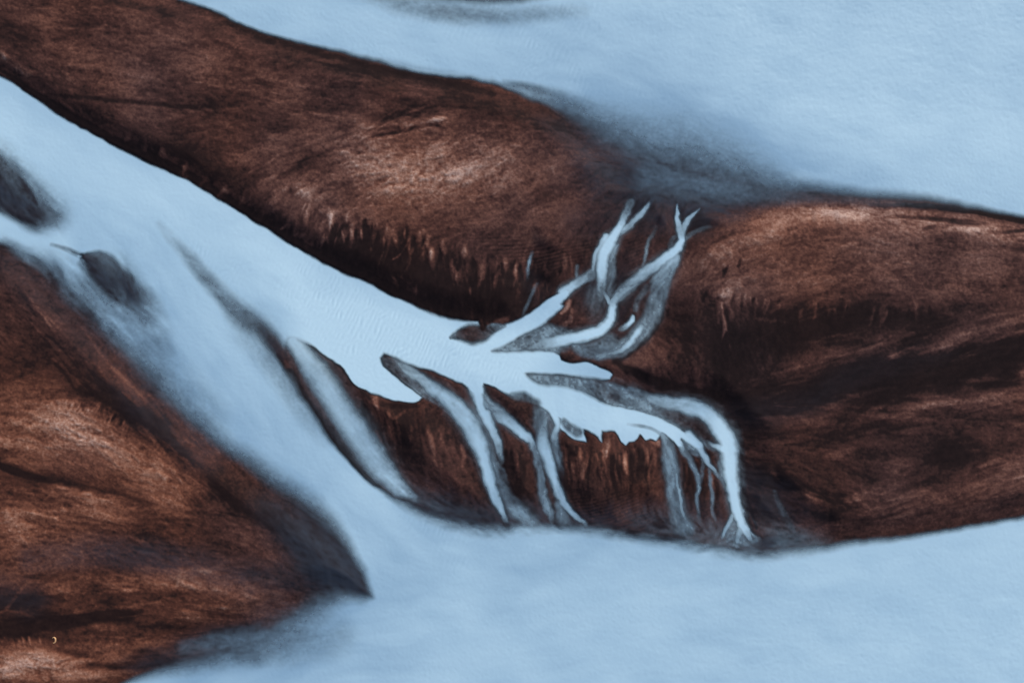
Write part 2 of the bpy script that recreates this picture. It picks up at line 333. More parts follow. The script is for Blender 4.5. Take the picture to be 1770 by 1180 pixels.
# shallow, silt-grey sheets of the little delta
SH = np.zeros_like(W)
def sheet(a, pts): np.maximum(SH, polygon([(p[0], p[1], p[2]*1.5) for p in pts], ex, ey, a*.8), out=SH)
sheet(.52, [(850,606,6),(880,590,8),(905,577,6),(930,566,10),(950,562,8),(975,566,8),(1000,575,10),(970,600,12),(966,611,6),(920,608,6)])
sheet(.30, [(950,604,6),(985,588,8),(1000,590,10),(972,608,8)])
sheet(.42, [(985,596,5),(1030,590,8),(1052,575,8),(1075,585,16),(1100,560,16),(1125,540,10),(1140,525,3.5),(1136,545,3.5),(1126,563,3.5),(1106,588,3.5),(1082,610,4),(1062,620,4),(1040,620,6),(1010,619,8),(995,610,10)])
sheet(.50, [(905,645,8),(960,648,6),(1020,655,5),(1050,660,8),(1090,668,5),(1125,679,5),(1152,689,4),(1175,686,4),(1200,687,4),(1224,698,4),(1246,717,4),(1262,738,4),(1258,760,10),(1240,778,8),(1215,770,8),(1180,748,6),(1130,722,6),(1060,702,6),(1000,678,6),(930,665,6)])
sheet(.16, [(1060,652,4),(1090,660,6),(1130,678,6),(1150,690,6),(1110,682,8),(1060,668,8)])
sheet(.30, [(658,615,4),(690,625,8),(720,640,10),(770,680,8),(810,722,8),(822,770,6),(800,745,4),(770,712,3),(735,690,4),(700,662,4),(668,636,3)])
sheet(.22, [(515,592,10),(540,600,8),(570,650,12),(600,700,12),(560,700,10),(520,640,8)])
sheet(.30, [(920,700,5),(938,702,4),(958,722,5),(960,750,5),(955,770,6),(940,760,8),(925,770,8),(924,735,8)])
sheet(.34, [(1266,888,4),(1252,925,4),(1250,936,6),(1268,948,8),(1300,945,8),(1312,932,5),(1295,918,4),(1283,905,5)])
sheet(.45, [(1180,752,4),(1200,762,4),(1213,778,5),(1205,790,4),(1190,782,4),(1178,766,4)])
stip = np.clip(0.9*speck, -1.6, 1.6)
SH = np.clip(SH*(1+0.09*stip*sst(0, .3, SH)), 0, 1)
W = np.maximum(W, SH)
for pts, sf, cut in [([(1130,708,10,.25),(1165,718,13,.55),(1205,738,15,.75),(1235,758,13,.72),(1245,768,7,.6)], .6, 1),
                ([(1025,655,4,.2),(1040,672,14,.3),(1060,685,14,.3),(1085,690,10,.1)], .6, 1)]:
    stroke(W, pts, ex, ey, soft=sf, mode='cut')

sx = ex + 1.5*vnoise(X, Y, 9, 111, 2); sy = ey + 1.2*vnoise(X, Y, 9, 112, 2)
for pts, sf in S:
    if len(pts) > 3: stroke(W, [(p[0], p[1], p[2]*1.45, p[3]*.3) for p in pts], ex, ey, soft=.9, mode='max')
    stroke(W, pts, sx, sy, soft=min(sf+.24, .92), mode='max')
stroke(W, [(835,553,4,.9),(835,561,4.5,.95),(833,566,3.5,.85)], ex, ey, soft=.4, mode='cut')

# thin silt films that tint dry-looking sand
film = np.zeros_like(W)
for pts in [
 [(960,250,45,.12),(1060,310,55,.42),(1150,350,50,.5),(1230,350,36,.42),(1300,340,26,.4)], [(1000,380,30,.2),(1080,370,36,.3),(1180,370,34,.3)],
 [(60,962,20,.3),(180,950,24,.42),(300,965,26,.42),(400,985,26,.34),(500,1000,36,.35)], [(470,870,24,.3),(535,930,50,.7),(590,985,56,.95),(625,1025,30,.95)], [(1280,938,22,.6),(1330,942,22,.7),(1400,945,18,.4)], [(240,1150,20,.3),(330,1130,30,.5),(440,1110,34,.5)],
 [(480,1060,28,.35),(400,1105,20,.5),(320,1125,20,.5)], [(1260,720,18,.1),(1400,690,24,.12),(1500,640,22,.08),(1640,600,16,.06)],
 [(1290,830,26,.3),(1330,870,34,.35),(1400,920,30,.25)], [(560,700,24,.2),(700,850,26,.3),(800,885,26,.35)], [(0,1010,30,.2),(60,1030,26,.2)],
 [(690,845,24,.5),(760,880,30,.7),(840,900,30,.6),(1000,905,26,.5),(1180,900,34,.35),(1300,900,30,.3)], [(1030,500,30,.3),(1100,470,40,.15),(1060,560,30,.2)],
 [(30,440,40,.3),(140,540,44,.2),(250,660,40,.3),(360,770,36,.3)], [(300,1150,26,.3),(420,1135,24,.4)],
 [(940,520,20,.1),(920,480,12,.1)],[(1055,655,10,.1),(1120,675,12,.1)]]:
    stroke(film, pts, bx, by, soft=.95, mode='max')
for pts in [[(-40,340,44,.75),(30,345,34,.8),(80,380,24,.6)], [(150,450,20,.5),(190,470,30,.8),(240,520,34,.85)],
 [(360,480,16,.7),(430,555,18,.7),(480,605,16,.5)], [(960,225,30,.2),(1040,280,46,.6),(1130,320,46,.8),(1220,350,34,.7),(1300,345,22,.5)]]:
    stroke(film, pts, bx, by, soft=.95, mode='max')
film = np.clip(film*(1+0.18*lic_m), 0, 1)

# feathering: wide soft margins break into streaks, narrow ones stay clean
W0 = W.copy()
mid = 4*W*(1-W)
gx = np.abs(np.gradient(W, axis=1)); gy = np.abs(np.gradient(W, axis=0)); grad = np.hypot(gx, gy)
smoky = 1-sst(0.02, 0.10, box3(grad))
W = np.clip(W + mid*smoky*(0.022*lic_m+0.018*lic_c+0.012*lic_f+0.014*speck+0.03*vnoise(X, Y, 12, 103, 3)+0.05*vnoise(X+6*lic_c, Y, 40, 104, 3)), 0, 1)
dl = sst(420, 300, X)*sst(200, 260, Y)*sst(640, 560, Y)
W = np.clip(W + dl*mid*(0.10*lic_l+0.05*lic_c), 0, 1)
dm = sst(600, 700, X)*sst(1420, 1300, X)*sst(340, 400, Y)
W = np.clip(W + dm*mid*(0.045*lic_l+0.035*lic_c+0.03*lic_m), 0, 1)
W = np.clip(W + mid*0.012*speck, 0, 1)

# ------------------------------------------------------------ sand: how pale and dry, how rusty, plus bank shade painted into the tone
B = np.full(W.shape, 0.275, np.float32)
def ell(cx, cy, rx, ry, deg, a, p=1.0):
    r = math.radians(deg); R = 3*max(rx, ry)+30
    i0, i1 = idx(cx-R, cx+R, ax); j0, j1 = idx(cy-R, cy+R, ay)
    sl = (slice(j0, j1), slice(i0, i1))
    u = (bx[sl]-cx)*math.cos(r)+(by[sl]-cy)*math.sin(r); v = -(bx[sl]-cx)*math.sin(r)+(by[sl]-cy)*math.cos(r)
    B[sl] += a*np.exp(-((u/rx)**2+(v/ry)**2)**p)
for e in [
 # upper bar
 (740,295,230,85,4,.10),(90,860,200,150,0,.07),(950,830,340,80,8,-.07),(590,975,55,75,30,-.22),(530,905,70,60,40,-.12),(1060,520,60,40,0,-.16),(170,660,120,18,32,-.10),(300,760,130,22,40,-.10),(200,770,150,40,12,.06),  # also deepens the painted shadow belt of the lower left bar
 (120,40,160,50,8,.06),(330,120,200,40,10,.07),(150,130,120,30,18,.06),(480,150,120,35,15,.02),(200,22,60,10,12,.06),(18,105,18,7,15,.32),(50,122,16,5,10,.2),
 (700,300,130,50,4,.26),(800,300,120,60,-10,.11),(620,275,70,30,-10,.16),(760,215,28,8,-10,.28),(700,222,90,14,-12,.16),(880,260,80,40,10,.07),
 (590,370,60,18,20,.10),(480,325,26,22,-30,.18),(525,325,12,20,-60,.26),(470,260,60,20,-35,.10),(400,265,40,20,-40,.06),
 (140,50,40,12,0,-.08),(20,60,50,30,60,-.14),(260,20,60,10,8,-.14),(600,120,160,16,12,-.12),(820,180,110,22,10,-.13),(620,200,140,10,0,-.14),(940,215,60,16,15,-.12),
 (240,242,100,22,24,-.14),(330,270,50,22,30,-.16),(400,310,50,20,10,-.14),(220,265,70,10,28,-.08),
 (480,400,60,22,30,-.20),(600,440,80,24,18,-.20),(720,475,110,32,16,-.22),(800,520,90,34,12,-.23),(900,500,70,40,-20,-.2),(680,430,200,20,12,-.10),
 (900,430,90,20,10,-.02),(1000,440,60,40,-20,-.08),(1100,420,50,60,10,-.08),(1080,300,90,40,20,-.05),
 # knob right of the arm
 (1240,455,50,50,0,.14),(1235,490,26,22,0,.06),(1222,512,4,7,20,-.3),(1243,517,4,6,-30,-.3),(1233,526,3,5,0,-.2),(1500,775,240,64,-6,-.085),(1160,480,20,34,20,.05),(1262,505,24,14,0,.04),(1120,610,50,22,-10,.02),(1150,560,50,40,0,-.06),(1230,580,60,40,0,-.10),
 (1210,350,40,30,0,-.10),(1205,385,26,20,0,-.16),(1180,435,24,14,-35,-.14),(1100,350,40,20,0,-.10),
 # right bar
 (1330,405,100,26,-14,.14),(1420,368,110,20,-4,.27),(1560,382,120,20,6,.27),(1700,395,110,18,8,.28),(1212,386,30,24,0,-.1),(1085,368,44,24,0,-.08),(1420,430,170,30,-2,.08),(1640,440,160,40,4,.09),(1500,480,160,30,0,.10),(1700,500,90,40,0,.06),
 (1330,540,120,14,0,-.12),(1450,560,120,26,-4,-.22),(1350,590,70,40,0,-.20),(1250,640,50,50,0,-.18),(1600,550,60,20,0,-.12),(1400,680,200,40,-15,-.24),(1560,640,160,24,-12,-.18),
 (1660,650,130,26,-10,-.2),(1740,610,70,20,-20,-.2),(1620,590,90,10,-14,.10),(1655,588,30,6,-16,.18),(1550,615,14,6,-15,.26),(1380,622,40,14,-18,.10),(1340,655,20,10,-40,.05),
 (1400,730,90,9,-10,.10),(1560,700,100,9,-6,.10),(1700,690,90,9,-6,.10),(1340,765,40,8,-5,.08),(1320,745,50,10,0,-.1),(1440,775,50,14,-6,.11),(1450,790,30,8,0,.08),
 (1560,800,45,16,-6,.13),(1640,790,60,30,0,-.16),(1500,745,90,14,-6,-.08),(1350,830,70,16,18,-.14),(1480,850,28,12,10,.13),(1530,842,30,10,-10,.11),(1400,860,18,5,25,.10),(1570,840,60,8,-20,-.12),
 (1690,810,80,16,-10,.10),(1650,850,100,18,-10,.10),(1500,890,100,10,-12,.06),(1420,890,60,10,10,-.14),(1760,640,16,6,-15,.28),(1600,870,150,10,-12,-.04),
 (1330,938,46,14,0,-.18),
 # shoals in the left river
 (20,330,80,60,40,-.2),(195,475,50,50,40,-.2),(430,560,60,30,50,-.15),(540,720,30,60,-30,-.06),
 # toe
 (660,780,60,60,40,-.08),(750,800,70,60,0,-.05),(760,830,40,40,0,.03),(880,800,40,60,0,-.05),(1000,810,60,60,0,-.02),(1100,830,70,50,0,-.03),(620,690,20,40,-30,-.08),(720,720,60,18,20,-.12),
 (1050,880,70,20,0,.05),(1210,840,30,50,0,-.06),(1320,860,50,40,0,-.10),(900,870,60,30,0,-.08),(790,880,60,16,20,-.08),(525,690,10,80,-28,-.04),
 # lower left bar
 (60,520,80,40,45,-.02),(150,600,140,22,42,-.03),(40,620,60,40,20,-.05),(190,690,90,18,28,-.20),(280,740,90,16,40,-.18),(370,830,90,18,42,-.14),  # dark ellipses here paint the shadow belt along this bar
 (340,780,60,8,46,.10),(220,620,110,10,44,.05),(90,725,110,36,6,.22),(125,705,30,16,20,.16),(200,770,130,24,14,.14),(60,760,80,20,0,.12),(300,840,50,24,30,.15),(180,860,160,20,4,.10),(40,890,90,26,4,.22),
 (40,810,60,9,18,-.24),(120,838,70,9,10,-.24),(220,855,60,8,14,-.20),(60,930,90,10,-3,.12),(40,945,70,10,-6,.10),(100,955,90,14,-4,.08),(420,870,60,24,30,-.10),(340,870,30,16,-40,-.10),
 (350,1010,80,20,6,.20),(120,1010,50,10,5,.10),(130,1030,40,10,12,.10),(240,1000,60,14,0,.08),(320,1025,110,7,-2,-.12),(330,1055,90,20,10,.08),(70,1075,110,16,-4,-.26),(180,1065,70,9,-10,-.24),(30,1040,60,24,-10,-.22),
 (60,1098,80,10,0,-.2),(180,1100,90,20,4,.10),(300,1100,80,12,-6,.12),(400,1090,70,9,-12,-.22),(70,1142,130,24,-4,.34),(190,1160,50,9,-2,.20),(30,1165,60,16,0,.18),(140,1125,50,6,12,-.24),(170,1146,50,6,4,-.34),(300,1080,80,8,10,-.12),
 (540,950,60,50,30,-.08),(480,900,50,30,40,-.06),(600,990,40,30,50,-.05),(290,1140,60,12,-5,-.2)]:
    ell(*e)
# trailing light and dark wisps drawn one by one
def wisps(lines, seed, n, dirf, ln, wd, amp, sp=6):
    r = np.random.RandomState(seed)
    P = catmull([(a, b, 0) for a, b in lines], sub=6)
    seg = np.hypot(*(np.diff(P[:, :2], axis=0).T)); cum = np.concatenate([[0], np.cumsum(seg)])
    for k in range(n):
        s = r.rand()*cum[-1]; i = min(np.searchsorted(cum, s), len(P)-1)
        x = np.interp(s, cum, P[:, 0]) + r.uniform(-sp, sp); y = np.interp(s, cum, P[:, 1]) + r.uniform(-sp, sp)
        th = math.radians(r.uniform(*dirf)); L = r.uniform(*ln); bend = r.uniform(-.35, .35); w = r.uniform(*wd)
        a = r.uniform(*amp)*(1 if r.rand() < .5 else -0.8)
        pts = []; px, py = x, y
        for q in range(5):
            pts.append((px, py, w*(.55, 1, .9, .6, .25)[q], a*(.7, 1, .8, .5, .1)[q]))
            px += math.cos(th)*L/4; py += math.sin(th)*L/4; th += bend/4
        stroke(B, pts, ex, ey, soft=.8, mode='add')
wisps([(165,225),(260,250),(330,290)], 11, 26, (95,125), (14,46), (2,6), (.06,.15))
wisps([(330,300),(400,330),(470,380),(540,420)], 12, 30, (120,160), (16,40), (1.6,5), (.06,.16))
wisps([(540,360),(600,385),(680,400),(760,420)], 13, 80, (78,114), (18,52), (1.4,5.5), (.08,.34), 15)
wisps([(560,400),(640,430),(720,455)], 33, 30, (85,125), (14,40), (1.2,2.6), (.06,.22))
wisps([(740,420),(850,455),(930,450),(985,450)], 14, 60, (78,108), (16,46), (1.6,5.4), (.06,.22), 14)
wisps([(600,440),(720,480),(820,520)], 36, 70, (20,120), (14,50), (1.6,5), (.03,.12), 24)
wisps([(1300,560),(1450,600),(1600,610),(1760,590)], 37, 50, (-30,10), (30,100), (1.4,4.5), (.04,.13), 30)
wisps([(780,460),(850,480),(960,490)], 15, 60, (70,110), (20,60), (1.4,4), (.05,.14))
wisps([(1240,500),(1320,520),(1450,530),(1600,530)], 16, 80, (80,110), (12,44), (1.6,5), (.05,.17))
wisps([(1240,520),(1250,560),(1255,620)], 17, 30, (75,105), (16,50), (1.5,4), (.06,.18))
wisps([(660,720),(720,730),(780,760)], 18, 36, (68,98), (30,80), (2,5), (.04,.12))
wisps([(620,690),(650,760)], 19, 12, (60,88), (30,70), (2,5), (.05,.16))
wisps([(870,770),(900,790)], 20, 20, (74,100), (24,70), (2,5), (.06,.16))
wisps([(975,770),(1030,780),(1130,780)], 21, 90, (76,104), (26,80), (1.6,4.6), (.05,.17))
wisps([(1185,800),(1245,830)], 22, 26, (80,96), (20,60), (1.4,3.4), (.05,.14))
wisps([(130,690),(180,705),(230,735)], 23, 44, (105,125), (10,24), (1.2,2.6), (.08,.2), 8)
wisps([(0,1095),(30,1098),(85,1095)], 24, 18, (55,75), (8,18), (1.4,2.4), (.06,.14), 4)
wisps([(1290,800),(1380,840),(1480,860)], 25, 36, (20,50), (20,60), (2,6), (.05,.14))
wisps([(1290,690),(1500,640),(1770,560)], 26, 50, (-22,-8), (60,160), (2,6), (.04,.12), 34)
wisps([(1290,740),(1500,710),(1770,690)], 27, 70, (-14,4), (60,160), (1.6,6), (.04,.13), 40)
wisps([(1400,900),(1600,860),(1770,820)], 28, 50, (-24,-6), (40,120), (1.6,4), (.04,.12), 40)
wisps([(0,480),(150,620),(350,800)], 29, 60, (34,54), (50,140), (1.6,5), (.04,.12), 44)
wisps([(0,850),(200,900),(420,960)], 30, 60, (0,22), (50,140), (1.6,5), (.04,.13), 60)
wisps([(0,1030),(200,1050),(420,1070)], 31, 50, (-12,16), (40,120), (1.6,5), (.05,.15), 50)
wisps([(50,80),(400,140),(800,190)], 32, 70, (4,18), (50,150), (1.6,5), (.03,.10), 60)
wisps([(560,330),(700,300),(880,280)], 34, 90, (-50,-25), (14,44), (1.0,2.4), (.05,.13), 50)
wisps([(460,300),(520,270),(620,240),(720,215)], 35, 50, (-42,-10), (30,80), (1.4,4), (.05,.16), 20)
for pts in [
 [(706,418,1.5,.1),(699,434,2,.3),(690,444,2,.4),(678,449,1.6,.25),(672,448,1,.1)],
 [(80,165,3,-.06),(160,174,3.5,-.16),(230,180,3.5,-.17),(300,186,3.5,-.18),(360,188,3,-.12),(430,186,3,-.05)],
 [(640,240,2,-.1),(680,234,3,-.3),(720,224,4,-.4),(755,220,3,-.38),(765,222,2,-.1)],
 [(585,243,3,-.1),(640,228,3,-.16),(690,225,3,-.2)],
 [(1490,352,3,-.1),(1540,356,4,-.3),(1580,355,4,-.4),(1640,360,4,-.45),(1700,368,4.5,-.5),(1770,382,5,-.55),(1900,405,5,-.5)],
 [(1550,374,3,-.25),(1600,378,4,-.4),(1660,384,5,-.42),(1700,388,3,-.2)],[(1590,396,3,-.2),(1640,390,4,-.3),(1690,392,3,-.15)],[(1700,405,3,-.15),(1740,402,3,-.35),(1780,398,3,-.3)],
 [(600,255,5,-.08),(560,272,6,-.1),(520,290,6,-.16),(490,310,5,-.12)],
 [(0,798,4,-.2),(30,812,6,-.2),(80,825,5,-.1)],
 [(0,1076,5,-.2),(100,1066,6,-.2),(170,1058,5,-.18),(250,1052,4,-.1)],
 [(0,1060,2.4,.18),(25,1040,3,.14),(45,1012,3,.12),(60,1004,2,.05)],
 [(1060,622,4,-.2),(1090,640,8,-.25),(1150,665,10,-.25),(1230,685,9,-.22),(1290,690,8,-.1)],
 [(1140,520,3,-.1),(1143,545,4,-.25),(1130,570,4,-.25),(1105,598,4,-.25),(1070,622,4,-.2)], [(1180,425,3,-.2),(1160,470,3,-.22),(1145,510,3,-.2)],  # shaded rim of the west-facing channel bank, painted as darker sand
 [(0,120,4,-.1),(60,160,5,-.24),(150,216,7,-.26),(240,264,7,-.26),(300,292,7,-.28),(350,318,7,-.26),(417,359,7,-.26),(480,402,7,-.26),(560,446,7,-.26),(640,480,7,-.25),(720,518,7,-.24),(800,545,8,-.2)],  # shade of the bank turned from the sun, painted as a dark line
 [(545,598,4,-.1),(575,618,5,-.16),(600,645,5,-.16),(625,675,5,-.12),(660,697,4,-.1),(720,702,4,-.12)],  # relief shading painted under the edge of the water finger
 [(330,-4,5,-.1),(450,64,7,-.12),(560,95,7,-.14),(700,128,8,-.14),(850,160,8,-.14)],
 [(500,640,5,-.2),(540,712,8,-.2),(600,790,9,-.2),(650,835,8,-.15)],
 [(1275,730,4,-.2),(1280,780,6,-.25),(1282,840,6,-.22),(1292,890,5,-.16)], [(1288,850,1.6,-.2),(1300,885,1.8,-.3),(1308,912,1.8,-.3)],
 [(1248,516,3,.1),(1256,530,3,.14),(1262,545,4,.24),(1260,555,3,.1)],
 [(1255,460,2,-.2),(1250,470,3.5,-.4),(1248,478,2.5,-.2)], [(1276,450,2,-.2),(1274,462,3,-.3)],
 [(640,684,2,.1),(648,690,5,.34),(652,700,4,.3),(655,712,2,.05)], [(875,552,5,.25),(858,556,4,.3),(846,560,3,.2)], [(985,520,3,.3),(980,530,5,.35),(970,540,3,.3)], [(988,535,3,.2),(984,555,4,.35),(975,560,3,.2)],
 [(1130,762,5,.3),(1138,766,6,.35),(1130,775,4,.1)], [(1004,757,8,.35),(995,750,8,.3)], [(1048,765,6,.2),(1046,780,6,.22),(1040,795,2,.1)],
 [(990,790,4,.24),(992,815,4,.28),(995,840,3,.1)], [(1008,800,3,.12),(1005,825,4,.2),(1004,840,2,.1)], [(798,770,3,.2),(803,790,4,.26),(800,805,2,.05)], [(660,795,4,.15),(668,808,3,.1)],
 [(650,745,3,.2),(656,762,4,.25),(662,775,2,.1)], [(672,712,3,.2),(680,722,3,.2),(700,712,3,.18)],
]:
    stroke(B, pts, ex, ey, soft=.7, mode='add')

gr = vnoise(X, Y, 5.5, 101, 2, .7); gr2 = vnoise(X+4*lic_c, Y+4*lic_m, 26, 102, 4, .65)
sandrip = np.zeros_like(W)
for pts in [[(820,410,12,.3),(880,425,20,.8),(960,440,22,.9),(1010,430,20,.5)], [(950,850,14,.3),(1020,880,24,.9),(1100,880,24,.8),(1130,900,20,.4)], [(1080,400,20,.3),(1100,450,20,.6),(1090,480,12,.3)],[(1200,900,12,.3),(1230,880,16,.5)]]:
    stroke(sandrip, pts, bx, by, soft=.9)
blurw = box3(box3(box3(W0)))
tex = 0.06*lic_m + 0.05*lic_c + 0.05*lic_f + 0.075*speck + 0.12*gr + 0.12*gr2 + 0.10*lic_l - 0.34*crease
fleck = np.clip(0.6*lic_m+0.6*vnoise(X, Y, 6, 78, 2)+0.5*vnoise(X, Y, 30, 79, 2)-0.75, 0, 1.2)
B = 0.265+(B-0.275)*np.where(B > .275, 1.22, 1.0)
B = np.maximum(B, 0.05)
B = B*(1+tex*0.8) + 0.018*lic_m + 0.022*lic_l*sst(0, .1, B) + 0.075*sandrip*np.sin((X*VX+Y*VY)*0 + (Y+.18*X+.0006*(X-960)**2)/6.4*6.283+2.2*vnoise(X, Y, 30, 131, 2)) + 0.012*speck
B -= fleck*0.16*sst(.25, .6, B)
wetd = sst(0.02, 0.45, blurw)
B = B*(1-wetd) + wetd*(0.10+0.03*tex)
B = np.clip(B, 0.0, 1.0)
film = np.maximum(film, 0.55*sst(0.0, 0.5, blurw))
rust = np.clip(0.42 + 0.25*vnoise(X, Y, 140, 55, 3) + 0.6*sst(620, 250, X)*sst(480, 700, Y) + 0.2*np.exp(-(((X-760)/200)**2+((Y-310)/70)**2))
   + 0.25*np.exp(-(((X-950)/250)**2+((Y-810)/90)**2)) - 0.25*np.exp(-(((X-1500)/260)**2+((Y-640)/90)**2)), 0, 1)

# ------------------------------------------------------------ heights
def blur(a, n):
    for _ in range(n): a = box3(a)
    return a
dep = 0.09-np.log(1-np.clip(blur(W0, 4), 0, .985))/2.4                     # water depth in metres that makes that coverage
Bs = blur(B, 12)
relief = 0.55*(Bs-0.2) + 0.03*lic_m*np.clip(B, .1, .6) + 0.035*lic_c*(.25+B) + 0.016*lic_f*(.3+B) + 0.4*(blur(B, 2)-Bs) + 0.02*gr
dist = np.where(W < 0.05, 30.0, 0.0).astype(np.float32)      # cells from the nearest wetted ground
for _ in range(30):
    m_ = dist.copy()
    for sl_a, sl_b in (((slice(1, None), slice(None)), (slice(None, -1), slice(None))), ((slice(None), slice(1, None)), (slice(None), slice(None, -1)))):
        m_[sl_a] = np.minimum(m_[sl_a], dist[sl_b]+1); m_[sl_b] = np.minimum(m_[sl_b], dist[sl_a]+1)
    dist = m_
dist = blur(dist, 3)
up = sst(0, 30, dist); rim = sst(0.0, 3.0, dist)
Z = -dep + rim*(0.05+1.3*up+np.maximum(relief, -0.02)*(.3+.7*up))

# ------------------------------------------------------------ water surface: small standing ripples
al = (X*0.86+Y*0.51)
ripm = np.zeros_like(W)
for pts in [[(470,440,20,.3),(540,500,40,.8),(620,560,50,1),(720,600,36,.9),(820,630,26,.8),(880,655,18,.9)], [(330,430,20,.2),(400,470,24,.3)], [(700,640,6,.5),(668,622,8,1)]]:
    stroke(ripm, pts, ex, ey, soft=.8)
ph = al/8.0*2*math.pi + 3.2*vnoise(X, Y, 34, 21, 2) + 1.6*vnoise(X, Y, 12, 22)
rip = np.sin(ph)*(0.55+0.45*vnoise(X, Y, 16, 23))
ripm2 = np.zeros_like(W)
for pts in [[(700,10,30,.7),(850,30,40,.9),(1000,50,50,.6)], [(920,70,50,.7),(960,130,50,.6)], [(900,930,40,.3),(780,930,40,.6),(700,900,30,.4)], [(1000,180,50,.4),(1150,220,50,.4)]]:
    stroke(ripm2, pts, ex, ey, soft=.9)
ph2 = (X*0.75-Y*0.66*0+Y*0.5)/8.5*2*math.pi + 3.5*vnoise(X, Y, 40, 24, 2)+1.5*vnoise(X, Y, 14, 25)
rip2 = np.sin(ph2)*(0.5+0.5*vnoise(X, Y, 18, 26))
chop = 0.7*vnoise(X*.8+Y*.3, Y, 6, 61, 2) + 0.4*vnoise(X*0.8+Y*.4, Y, 12, 62, 2)
chopm = 0.25 + 0.75*np.clip(sst(900, 1500, X)*sst(960, 1060, Y) + sst(1000, 1300, X)*sst(300, 150, Y) + .5*sst(500,800,X)*sst(130,20,Y), 0, 1)
WZ = 0.075*ripm*rip + 0.05*ripm2*rip2 + 0.018*chopm*chop + 0.004*speck
WZ = WZ*sst(0.2, 0.9, W) + 0.012

# water clarity/silt tint: 0 = greyer, 1 = brightest milky current
milk = np.full(W.shape, 0.49, np.float32)
for pts in [[(-100,170,40,.35),(100,280,40,.3),(260,350,50,.35),(450,450,60,.5),(600,560,60,.62),(760,600,50,.62),(880,650,50,.55),(1050,710,40,.5),(1150,740,40,.45)], [(540,600,30,.5),(650,650,40,.6),(720,690,20,.6)],
            [(1255,740,30,.5),(1280,900,20,.5)], [(0,390,20,.3),(100,430,20,.3)], [(860,600,40,.5),(1000,580,30,.5),(1100,560,60,.4)], [(1020,430,60,.35),(1170,420,50,.35)],
            [(300,550,60,.05),(450,750,60,.08),(620,930,60,.12)],[(1100,1000,60,.1),(1400,970,50,.2),(1800,930,50,.25)],[(1300,150,120,.1),(1600,220,90,.22),(1800,260,80,.22)]]:
    stroke(milk, pts, bx, by, soft=.95, mode='add')
for pts in [[(240,360,30,-.12),(330,400,36,-.22),(430,470,40,-.26),(470,540,28,-.24)], [(60,260,30,-.12),(150,360,30,-.15),(260,450,40,-.15)], [(250,560,60,-.2),(380,720,60,-.2),(520,860,40,-.15)], [(700,1000,70,-.15),(560,1130,90,-.25),(300,1160,60,-.2)],
            [(900,60,120,-.15),(1100,180,120,-.15),(1300,280,70,-.2),(1500,310,40,-.15)], [(980,640,50,-.3)and(980,640,50,-.2),(1060,665,40,-.2)], [(900,990,60,-.12),(1300,990,60,-.06)]]:
    stroke(milk, pts, bx, by, soft=.95, mode='add', scale=-1)
vw = polygon(UPPER, X, Y); vw = np.maximum(vw, polygon(LOWER, X, Y)); mm_ = 4*vw*(1-vw)
veil = mm_[::6, ::6]
veil = blur(blur(veil, 30), 30)
gxi = np.clip(np.arange(NX)/6.0, 0, veil.shape[1]-1.001); gyi = np.clip(np.arange(NY)/6.0, 0, veil.shape[0]-1.001)
x0_ = gxi.astype(int); y0_ = gyi.astype(int); fx_ = (gxi-x0_)[None, :]; fy_ = (gyi-y0_)[:, None]
veil = ((veil[y0_][:, x0_]*(1-fx_)+veil[y0_][:, x0_+1]*fx_)*(1-fy_) + (veil[y0_+1][:, x0_]*(1-fx_)+veil[y0_+1][:, x0_+1]*fx_)*fy_)
milk = milk - 0.75*np.clip(veil*1.6, 0, .7)
milk = milk + 0.05*lic_l + 0.018*lic_c + 0.12*sst(1100, 1600, X)*sst(960, 1060, Y)
milk = np.clip(milk + 0.05*vnoise(X, Y, 160, 81, 3) + 0.02*vnoise(X, Y, 30, 82, 2), 0, 1)

# ------------------------------------------------------------ meshes
PXm = ((X-885)*M).astype(np.float32); PYm = (-(Y-590)*M).astype(np.float32)
VID = np.arange(NY*NX).reshape(NY, NX)
def sheet_mesh(name, Zf, fmask, attrs, mat, label, cat):
    a = VID[:-1, :-1][fmask]; b = VID[1:, :-1][fmask]; c = VID[1:, 1:][fmask]; d_ = VID[:-1, 1:][fmask]
    q = np.stack([a, b, c, d_], 1)
    used, inv = np.unique(q, return_inverse=True)
    q = inv.reshape(-1, 4)
    me = bpy.data.meshes.new(name)
    n = len(used)
    co = np.stack([PXm.ravel()[used], PYm.ravel()[used], Zf.ravel()[used]], 1).astype(np.float32)
    me.vertices.add(n); me.vertices.foreach_set('co', co.ravel())
    me.loops.add(q.size); me.loops.foreach_set('vertex_index', q.astype(np.int32).ravel())
    me.polygons.add(len(q)); me.polygons.foreach_set('loop_start', np.arange(0, q.size, 4, dtype=np.int32))
    me.update(calc_edges=True)
    me.polygons.foreach_set('use_smooth', np.ones(len(q), bool))
    for k, v in attrs.items():
        at = me.attributes.new(k, 'FLOAT', 'POINT'); at.data.foreach_set('value', v.ravel()[used].astype(np.float32))
    me.materials.append(mat)
    o = bpy.data.objects.new(name, me); col.objects.link(o)
    o['kind'] = 'structure'; o['label'] = label; o['category'] = cat
    return o

